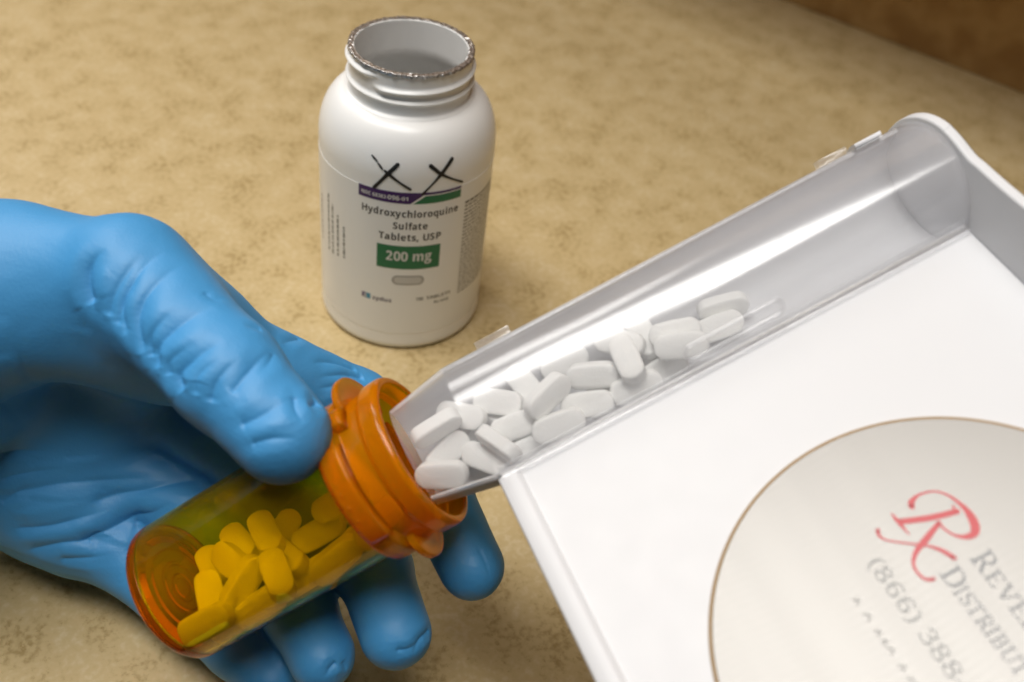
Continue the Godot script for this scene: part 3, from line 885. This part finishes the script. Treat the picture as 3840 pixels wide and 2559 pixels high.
# ---------------------------------------------------------------- tablets
func tablet_mesh(l: float, w: float, t: float, seed_: int) -> ArrayMesh:
	var sc := [0.0, 0.45, 0.75, 0.90, 0.95, 0.985, 1.0, 1.0, 0.985, 0.95, 0.90, 0.75, 0.45, 0.0]
	var hs := [1.0, 0.98, 0.91, 0.81, 0.75, 0.67, 0.58, -0.58, -0.67, -0.75, -0.81, -0.91, -0.98, -1.0]
	var pts := PackedVector3Array()
	var cols := 40
	var rough := noise(seed_, 0.6)
	for k in sc.size():
		for i in cols:
			var a := TAU * i / cols
			var e := Vector2(cos(a), sin(a))
			var cx := (l - w) * 0.5 * clampf(e.x * 3.0, -1.0, 1.0)
			var p := Vector3(cx + e.x * w * 0.5 * sc[k], hs[k] * t * 0.5, e.y * w * 0.5 * sc[k])
			pts.append(p + Vector3.ONE * 0.05 * rough.get_noise_3dv(p))
	return mesh_of(pts, grid(sc.size(), cols, true, false, true))

var tablet_shapes := []
var chalk: StandardMaterial3D

func tablet(at: Vector3, along: Vector3, face: Vector3, k: int, label: String, group: String) -> void:
	var x := along.normalized()
	var y := (face - x * face.dot(x)).normalized()
	var o := put("tablet", tablet_shapes[k % tablet_shapes.size()], chalk)
	o.transform = Transform3D(Basis(x, y, x.cross(y)), at * MM)
	tag(o, label, "tablet", group)

func white_tablets() -> void:
	chalk = mat(lin(0.93, 0.93, 0.91), 0.55, 0.4)
	var speck := noise_tex(noise(51, 0.05), 256)
	chalk.heightmap_enabled = true
	chalk.heightmap_texture = speck
	chalk.heightmap_scale = 0.008
	chalk.uv1_triplanar = true
	chalk.uv1_scale = Vector3.ONE * 110.0
	for k in 3: tablet_shapes.append(tablet_mesh(12.6 + 0.1 * k, 6.2, 4.0 + 0.1 * k, 60 + k))
	var tz := TRAY_X.cross(TRAY_Y)
	for i in WHITE.size():
		var p: Array = WHITE[i]
		var f := func(a: int) -> Vector3: return TRAY_X * p[a] + TRAY_Y * p[a + 1] + tz * p[a + 2]
		tablet(TRAY_AT + f.call(0), f.call(3), f.call(6), i, "white oblong tablet " + WHITE_WHERE[i], "white tablets in the tray's tube")

func vial_tablets() -> void:
	var z := VIAL_X.cross(VIAL_Y)
	var shapes := tablet_shapes
	tablet_shapes = []
	chalk = chalk.duplicate()
	chalk.albedo_color = lin(0.93, 0.93, 0.91)
	for k in 3: tablet_shapes.append(tablet_mesh(14.4 + 0.1 * k, 6.7, 4.4 + 0.1 * k, 70 + k))
	for i in YELLOW.size():
		var p: Array = YELLOW[i]
		var f := func(a: int) -> Vector3: return VIAL_X * p[a] + VIAL_Y * p[a + 1] + z * p[a + 2]
		tablet(VIAL_AT + f.call(0), f.call(3), f.call(6), i, "tablet seen yellow through the orange vial, " + YELLOW_WHERE[i], "tablets inside the orange vial")
	tablet_shapes = shapes

# ---------------------------------------------------------------- gloved hand
const HAND_SETS := [   # how softly bones join, how softly the set joins the rest, bones (from, to, radius, radius)
	[20.0, 20.0, [[Vector3(-157.7, 98.0, -168.6), Vector3(-285.0, 92.0, -200.0), 20.0, 30.0], [Vector3(-156.6, 80.0, -161.9), Vector3(-285.0, 92.0, -200.0), 22.0, 30.0], [Vector3(-179.0, 47.0, -175.9), Vector3(-285.0, 92.0, -200.0), 18.0, 28.0], [Vector3(-156.6, 80.0, -161.9), Vector3(-107.5, 58.0, -197.3), 16.0, 8.0], [Vector3(-157.7, 98.0, -168.6), Vector3(-83.9, 94.0, -183.3), 12.0, 10.5], [Vector3(-179.0, 47.0, -175.9), Vector3(-116.9, 40.0, -186.0), 13.0, 10.5], [Vector3(-179.0, 47.0, -175.9), Vector3(-121.8, 25.0, -175.8), 12.0, 9.0], [Vector3(-179.0, 47.0, -175.9), Vector3(-151.9, 29.0, -179.4), 12.0, 11.0], [Vector3(-151.9, 29.0, -179.4), Vector3(-121.8, 25.0, -175.8), 11.0, 10.0], [Vector3(-157.7, 98.0, -168.6), Vector3(-127.7, 104.0, -186.9), 13.0, 13.0], [Vector3(-83.9, 94.0, -183.3), Vector3(-107.5, 58.0, -197.3), 9.0, 8.0], [Vector3(-107.5, 58.0, -197.3), Vector3(-116.9, 40.0, -186.0), 10.0, 10.0], [Vector3(-116.9, 40.0, -186.0), Vector3(-121.8, 25.0, -175.8), 10.0, 10.0], [Vector3(-127.7, 104.0, -186.9), Vector3(-83.9, 94.0, -183.3), 11.0, 9.5], [Vector3(-121.8, 25.0, -175.8), Vector3(-81.2, 19.0, -152.2), 10.5, 8.0]]],
	[3.0, 8.0, [[Vector3(-83.9, 94.0, -183.3), Vector3(-41.9, 62.0, -197.2), 12.8, 11.0], [Vector3(-41.9, 62.0, -197.2), Vector3(-14.6, 60.0, -172.6), 10.5, 9.5], [Vector3(-14.6, 60.0, -172.6), Vector3(-1.9, 57.0, -152.6), 9.5, 8.6]]],
	[3.0, 5.0, [[Vector3(-107.5, 58.0, -197.3), Vector3(-52.6, 46.0, -175.2), 11.0, 10.0], [Vector3(-52.6, 46.0, -175.2), Vector3(-27.4, 46.0, -154.7), 10.0, 9.8], [Vector3(-27.4, 46.0, -154.7), Vector3(-18.5, 46.0, -137.1), 9.8, 9.2]]],
	[3.0, 5.0, [[Vector3(-116.9, 40.0, -186.0), Vector3(-66.5, 34.0, -165.0), 10.5, 9.5], [Vector3(-66.5, 34.0, -165.0), Vector3(-45.5, 34.0, -145.9), 9.5, 9.3], [Vector3(-45.5, 34.0, -145.9), Vector3(-36.7, 35.0, -133.7), 9.3, 8.6]]],
	[3.0, 5.0, [[Vector3(-121.8, 25.0, -175.8), Vector3(-81.2, 19.0, -152.2), 10.0, 8.5], [Vector3(-81.2, 19.0, -152.2), Vector3(-62.2, 20.0, -140.9), 8.5, 8.0], [Vector3(-62.2, 20.0, -140.9), Vector3(-50.5, 20.0, -133.6), 8.0, 7.4]]],
	[4.0, 10.0, [[Vector3(-127.7, 104.0, -186.9), Vector3(-93.8, 112.0, -182.3), 14.0, 14.6], [Vector3(-93.8, 112.0, -182.3), Vector3(-63.5, 108.0, -159.2), 15.0, 12.5], [Vector3(-63.5, 108.0, -159.2), Vector3(-47.4, 104.0, -147.1), 12.5, 11.0]]],
]
# where the rubber ripples: centre, reach, direction along which a ripple runs, height, fineness
const RIPPLES := [
	[Vector3(-84.7, 110.8, -175.4), 22.0, Vector3(-0.534, -0.598, 0.598), 0.10, 1.10],
	[Vector3(-57.0, 106.4, -154.4), 18.0, Vector3(-0.576, -0.578, 0.578), 0.08, 1.30],
	[Vector3(-50.3, 68.4, -194.4), 18.0, Vector3(-0.292, -0.676, 0.676), 0.12, 1.20],
	[Vector3(-119.9, 31.0, -179.9), 30.0, Vector3(0.946, 0.254, -0.203), 0.35, 1.00],
	[Vector3(-148.9, 28.6, -179.0), 32.0, Vector3(0.946, 0.254, -0.203), 0.30, 1.00],
	[Vector3(-21.2, 46.0, -142.4), 12.0, Vector3(0.451, -0.000, 0.893), 0.10, 1.50],
	[Vector3(-39.3, 34.7, -137.4), 12.0, Vector3(0.587, 0.067, 0.807), 0.10, 1.50],
	[Vector3(-5.7, 57.9, -158.6), 12.0, Vector3(0.532, -0.126, 0.837), 0.20, 1.50],
]

func seg_d(p: Vector3, b: Array) -> float:
	var a: Vector3 = b[0]
	var ba: Vector3 = b[1] - a
	var h := clampf((p - a).dot(ba) / ba.length_squared(), 0.0, 1.0)
	return (p - a - ba * h).length() - lerpf(b[2], b[3], h)

func field(p: Vector3, sets: Array) -> float:   # sets: [[inner k, joining k, bones], ...]
	var d := 1e3
	for s in sets:
		var c := 1e3
		var k: float = s[0]
		for b in s[2]:
			var e := seg_d(p, b)
			if c > 999.0: c = e
			elif absf(c - e) < k:
				var h := 0.5 + 0.5 * (e - c) / k
				c = lerpf(e, c, h) - k * h * (1.0 - h)
			else: c = minf(c, e)
		k = s[1]
		if d > 999.0: d = c
		elif absf(d - c) < k:
			var h := 0.5 + 0.5 * (c - d) / k
			d = lerpf(c, d, h) - k * h * (1.0 - h)
		else: d = minf(d, c)
	return d

func crease_at(p: Vector3, lines: Array) -> Vector2:   # (how far the skin moves out, distance to the nearest crease in widths)
	var dsp := 0.0
	var nearest := 99.0
	for l in lines:
		if (p - l[0]).length_squared() > l[1] * l[1]: continue
		var best := 1e9
		var tbest := 0.0
		var ps: PackedVector3Array = l[4]
		var last := ps.size() - 1
		for k in last:
			var a := ps[k]
			var ba := ps[k + 1] - a
			var h := clampf((p - a).dot(ba) / ba.length_squared(), 0.0, 1.0)
			var dd := (p - a - ba * h).length_squared()
			if dd < best:
				best = dd
				tbest = (k + h) / last
		var u: float = sqrt(best) / l[2]
		nearest = minf(nearest, u)
		if u > 4.0: continue
		var taper := smoothstep(-0.06, 0.12, tbest) * smoothstep(1.02, 0.4, tbest)
		dsp += 0.8 * l[3] * taper * (0.24 * exp(-pow(u - 2.2, 2.0)) - exp(-1.5 * (sqrt(u * u + 0.03) - 0.173)))
	return Vector2(dsp, nearest)

func glove() -> void:
	var cell := 1.15
	var block := 8
	var lo := Vector3(1e9, 1e9, 1e9)
	var hi := -lo
	for s in HAND_SETS:
		for b in s[2]:
			for k in 2:
				lo = lo.min(b[k] - Vector3.ONE * (b[2 + k] + 4.0))
				hi = hi.max(b[k] + Vector3.ONE * (b[2 + k] + 4.0))
	var nb := Vector3i(((hi - lo) / (cell * block)).ceil())
	var nx := nb.x * block + 1
	var ny := nb.y * block + 1
	var nz := nb.z * block + 1
	var val := PackedFloat32Array()
	val.resize(nx * ny * nz)
	val.fill(50.0)
	var half := cell * block * 0.5
	var reach := half * 1.7321
	var active := []
	for bx in nb.x:
		for by in nb.y:
			for bz in nb.z:
				var c := lo + (Vector3(bx, by, bz) * block + Vector3.ONE * block * 0.5) * cell
				var dc := field(c, HAND_SETS)
				if absf(dc) > reach + 3.0: 
					if dc < 0.0: # wholly inside
						for x in range(bx * block, bx * block + block + 1):
							for y in range(by * block, by * block + block + 1):
								for z in range(bz * block, bz * block + block + 1):
									var i := (x * ny + y) * nz + z
									if val[i] > 49.0: val[i] = -50.0
					continue
				var near := []
				for s in HAND_SETS:
					var bones := []
					for b in s[2]:
						if seg_d(c, b) < reach + 15.0: bones.append(b)
					if bones.size(): near.append([s[0], s[1], bones])
				active.append(Vector3i(bx, by, bz))
				for x in range(bx * block, bx * block + block + 1):
					for y in range(by * block, by * block + block + 1):
						for z in range(bz * block, bz * block + block + 1):
							var i := (x * ny + y) * nz + z
							if absf(val[i]) > 49.0: val[i] = field(lo + Vector3(x, y, z) * cell, near)
	# surface nets
	var vert := {}
	var pts := PackedVector3Array()
	var corner := [0, 1, nz, nz + 1, ny * nz, ny * nz + 1, ny * nz + nz, ny * nz + nz + 1]
	var edges := [[0, 1], [2, 3], [4, 5], [6, 7], [0, 2], [1, 3], [4, 6], [5, 7], [0, 4], [1, 5], [2, 6], [3, 7]]
	var off := []
	for k in 8: off.append(Vector3(k >> 2, (k >> 1) & 1, k & 1))
	for bk in active:
		for x in range(bk.x * block, bk.x * block + block):
			for y in range(bk.y * block, bk.y * block + block):
				for z in range(bk.z * block, bk.z * block + block):
					var i := (x * ny + y) * nz + z
					var mask := 0
					for k in 8:
						if val[i + corner[k]] < 0.0: mask |= 1 << k
					if mask == 0 or mask == 255: continue
					var sum := Vector3.ZERO
					var cnt := 0
					for e in edges:
						if ((mask >> e[0]) & 1) != ((mask >> e[1]) & 1):
							var va := val[i + corner[e[0]]]
							var vb := val[i + corner[e[1]]]
							sum += (off[e[0]] as Vector3).lerp(off[e[1]], va / (va - vb))
							cnt += 1
					vert[i] = pts.size()
					pts.append(lo + (Vector3(x, y, z) + sum / cnt) * cell)
	var tri := PackedInt32Array()
	var step := [ny * nz, nz, 1]
	for bk in active:
		for x in range(bk.x * block, bk.x * block + block):
			for y in range(bk.y * block, bk.y * block + block):
				for z in range(bk.z * block, bk.z * block + block):
					var i := (x * ny + y) * nz + z
					var ins := val[i] < 0.0
					for ax in 3:
						if (val[i + step[ax]] < 0.0) == ins: continue
						var su: int = step[(ax + 1) % 3]
						var sv: int = step[(ax + 2) % 3]
						if not (vert.has(i) and vert.has(i - su) and vert.has(i - sv) and vert.has(i - su - sv)): continue
						var a: int = vert[i]
						var b: int = vert[i - su]
						var c: int = vert[i - su - sv]
						var d: int = vert[i - sv]
						if ins: tri.append_array([a, b, c, a, c, d])
						else: tri.append_array([a, c, b, a, d, c])
	# creases and slack of the thin rubber
	var nrm := PackedVector3Array()
	nrm.resize(pts.size())
	for i in range(0, tri.size(), 3):
		var n := (pts[tri[i + 1]] - pts[tri[i]]).cross(pts[tri[i + 2]] - pts[tri[i]])
		for k in 3: nrm[tri[i + k]] += n
	var slack := noise(71, 0.055, FastNoiseLite.TYPE_SIMPLEX_SMOOTH, 3)
	var ripple := noise(72, 0.11, FastNoiseLite.TYPE_SIMPLEX_SMOOTH, 2)
	var lines := []
	for c in CREASES:
		var ps := PackedVector3Array()
		var mid := Vector3.ZERO
		for k in range(2, c.size(), 3):
			ps.append(Vector3(c[k], c[k + 1], c[k + 2]))
			mid += ps[-1]
		if ps.size() < 2: continue
		mid /= ps.size()
		var rad := 0.0
		# denser, and back onto the skin
		var dense := PackedVector3Array()
		for k in ps.size() - 1:
			for m in (4 if k < ps.size() - 2 else 5):
				var q := ps[k].cubic_interpolate(ps[k + 1], ps[maxi(k - 1, 0)], ps[mini(k + 2, ps.size() - 1)], m / 4.0)
				for it in 2:
					var d0 := field(q, HAND_SETS)
					var gr := Vector3(field(q + Vector3(0.3, 0, 0), HAND_SETS) - d0, field(q + Vector3(0, 0.3, 0), HAND_SETS) - d0, field(q + Vector3(0, 0, 0.3), HAND_SETS) - d0)
					q -= gr.normalized() * d0
				dense.append(q)
		ps = dense
		for p in ps: rad = maxf(rad, (p - mid).length())
		lines.append([mid, rad + 4.0 * c[0], c[0], c[1], ps])
	for i in pts.size(): nrm[i] = nrm[i].normalized()
	# finer triangles along the creases, twice
	for level in 2:
		var near_line := PackedByteArray()
		near_line.resize(pts.size())
		for i in pts.size(): near_line[i] = 1 if crease_at(pts[i], lines).y < [3.2, 2.2][level] else 0
		var mid := {}
		var out := PackedInt32Array()
		for i in range(0, tri.size(), 3):
			var v := [tri[i], tri[i + 1], tri[i + 2]]
			if near_line[v[0]] + near_line[v[1]] + near_line[v[2]] == 0:
				out.append_array(v)
				continue
			var m := [0, 0, 0]
			for k in 3:
				var p: int = v[k]
				var q: int = v[(k + 1) % 3]
				var key := Vector2i(mini(p, q), maxi(p, q))
				if not mid.has(key):
					var c := (pts[p] + pts[q]) * 0.5   # bulged to the curve of the skin
					c += 0.5 * ((pts[p] - c).dot(nrm[p]) * nrm[p] + (pts[q] - c).dot(nrm[q]) * nrm[q])
					mid[key] = pts.size()
					pts.append(c)
					nrm.append((nrm[p] + nrm[q]).normalized())
				m[k] = mid[key]
			out.append_array([v[0], m[0], m[2], m[0], v[1], m[1], m[2], m[1], v[2], m[0], m[1], m[2]])
		tri = out
	for i in pts.size():
		var p := pts[i]
		var dsp := 0.22 * slack.get_noise_3dv(p) + crease_at(p, lines).x
		for f in RIPPLES:
			var q: Vector3 = p - f[0]
			var w: float = exp(-q.length_squared() / (f[1] * f[1]))
			if w > 0.05:
				var across: Vector3 = q - f[2] * q.dot(f[2]) * 0.93
				dsp += w * f[3] * ripple.get_noise_3dv(across * f[4])
		pts[i] = p + nrm[i] * dsp
	var rubber := mat(lin(0.060, 0.300, 0.62), 0.52, 0.5)
	rubber.heightmap_enabled = true
	rubber.heightmap_texture = noise_tex(noise(81, 0.03, FastNoiseLite.TYPE_SIMPLEX_SMOOTH, 3), 512)
	rubber.heightmap_scale = 0.004
	rubber.uv1_triplanar = true
	rubber.uv1_world_triplanar = true
	rubber.uv1_scale = Vector3.ONE * 60.0
	var o := put("gloved_hand", mesh_of(pts, tri), rubber)
	tag(o, "left hand in a wrinkled blue nitrile glove cradling the orange vial, palm up", "hand")
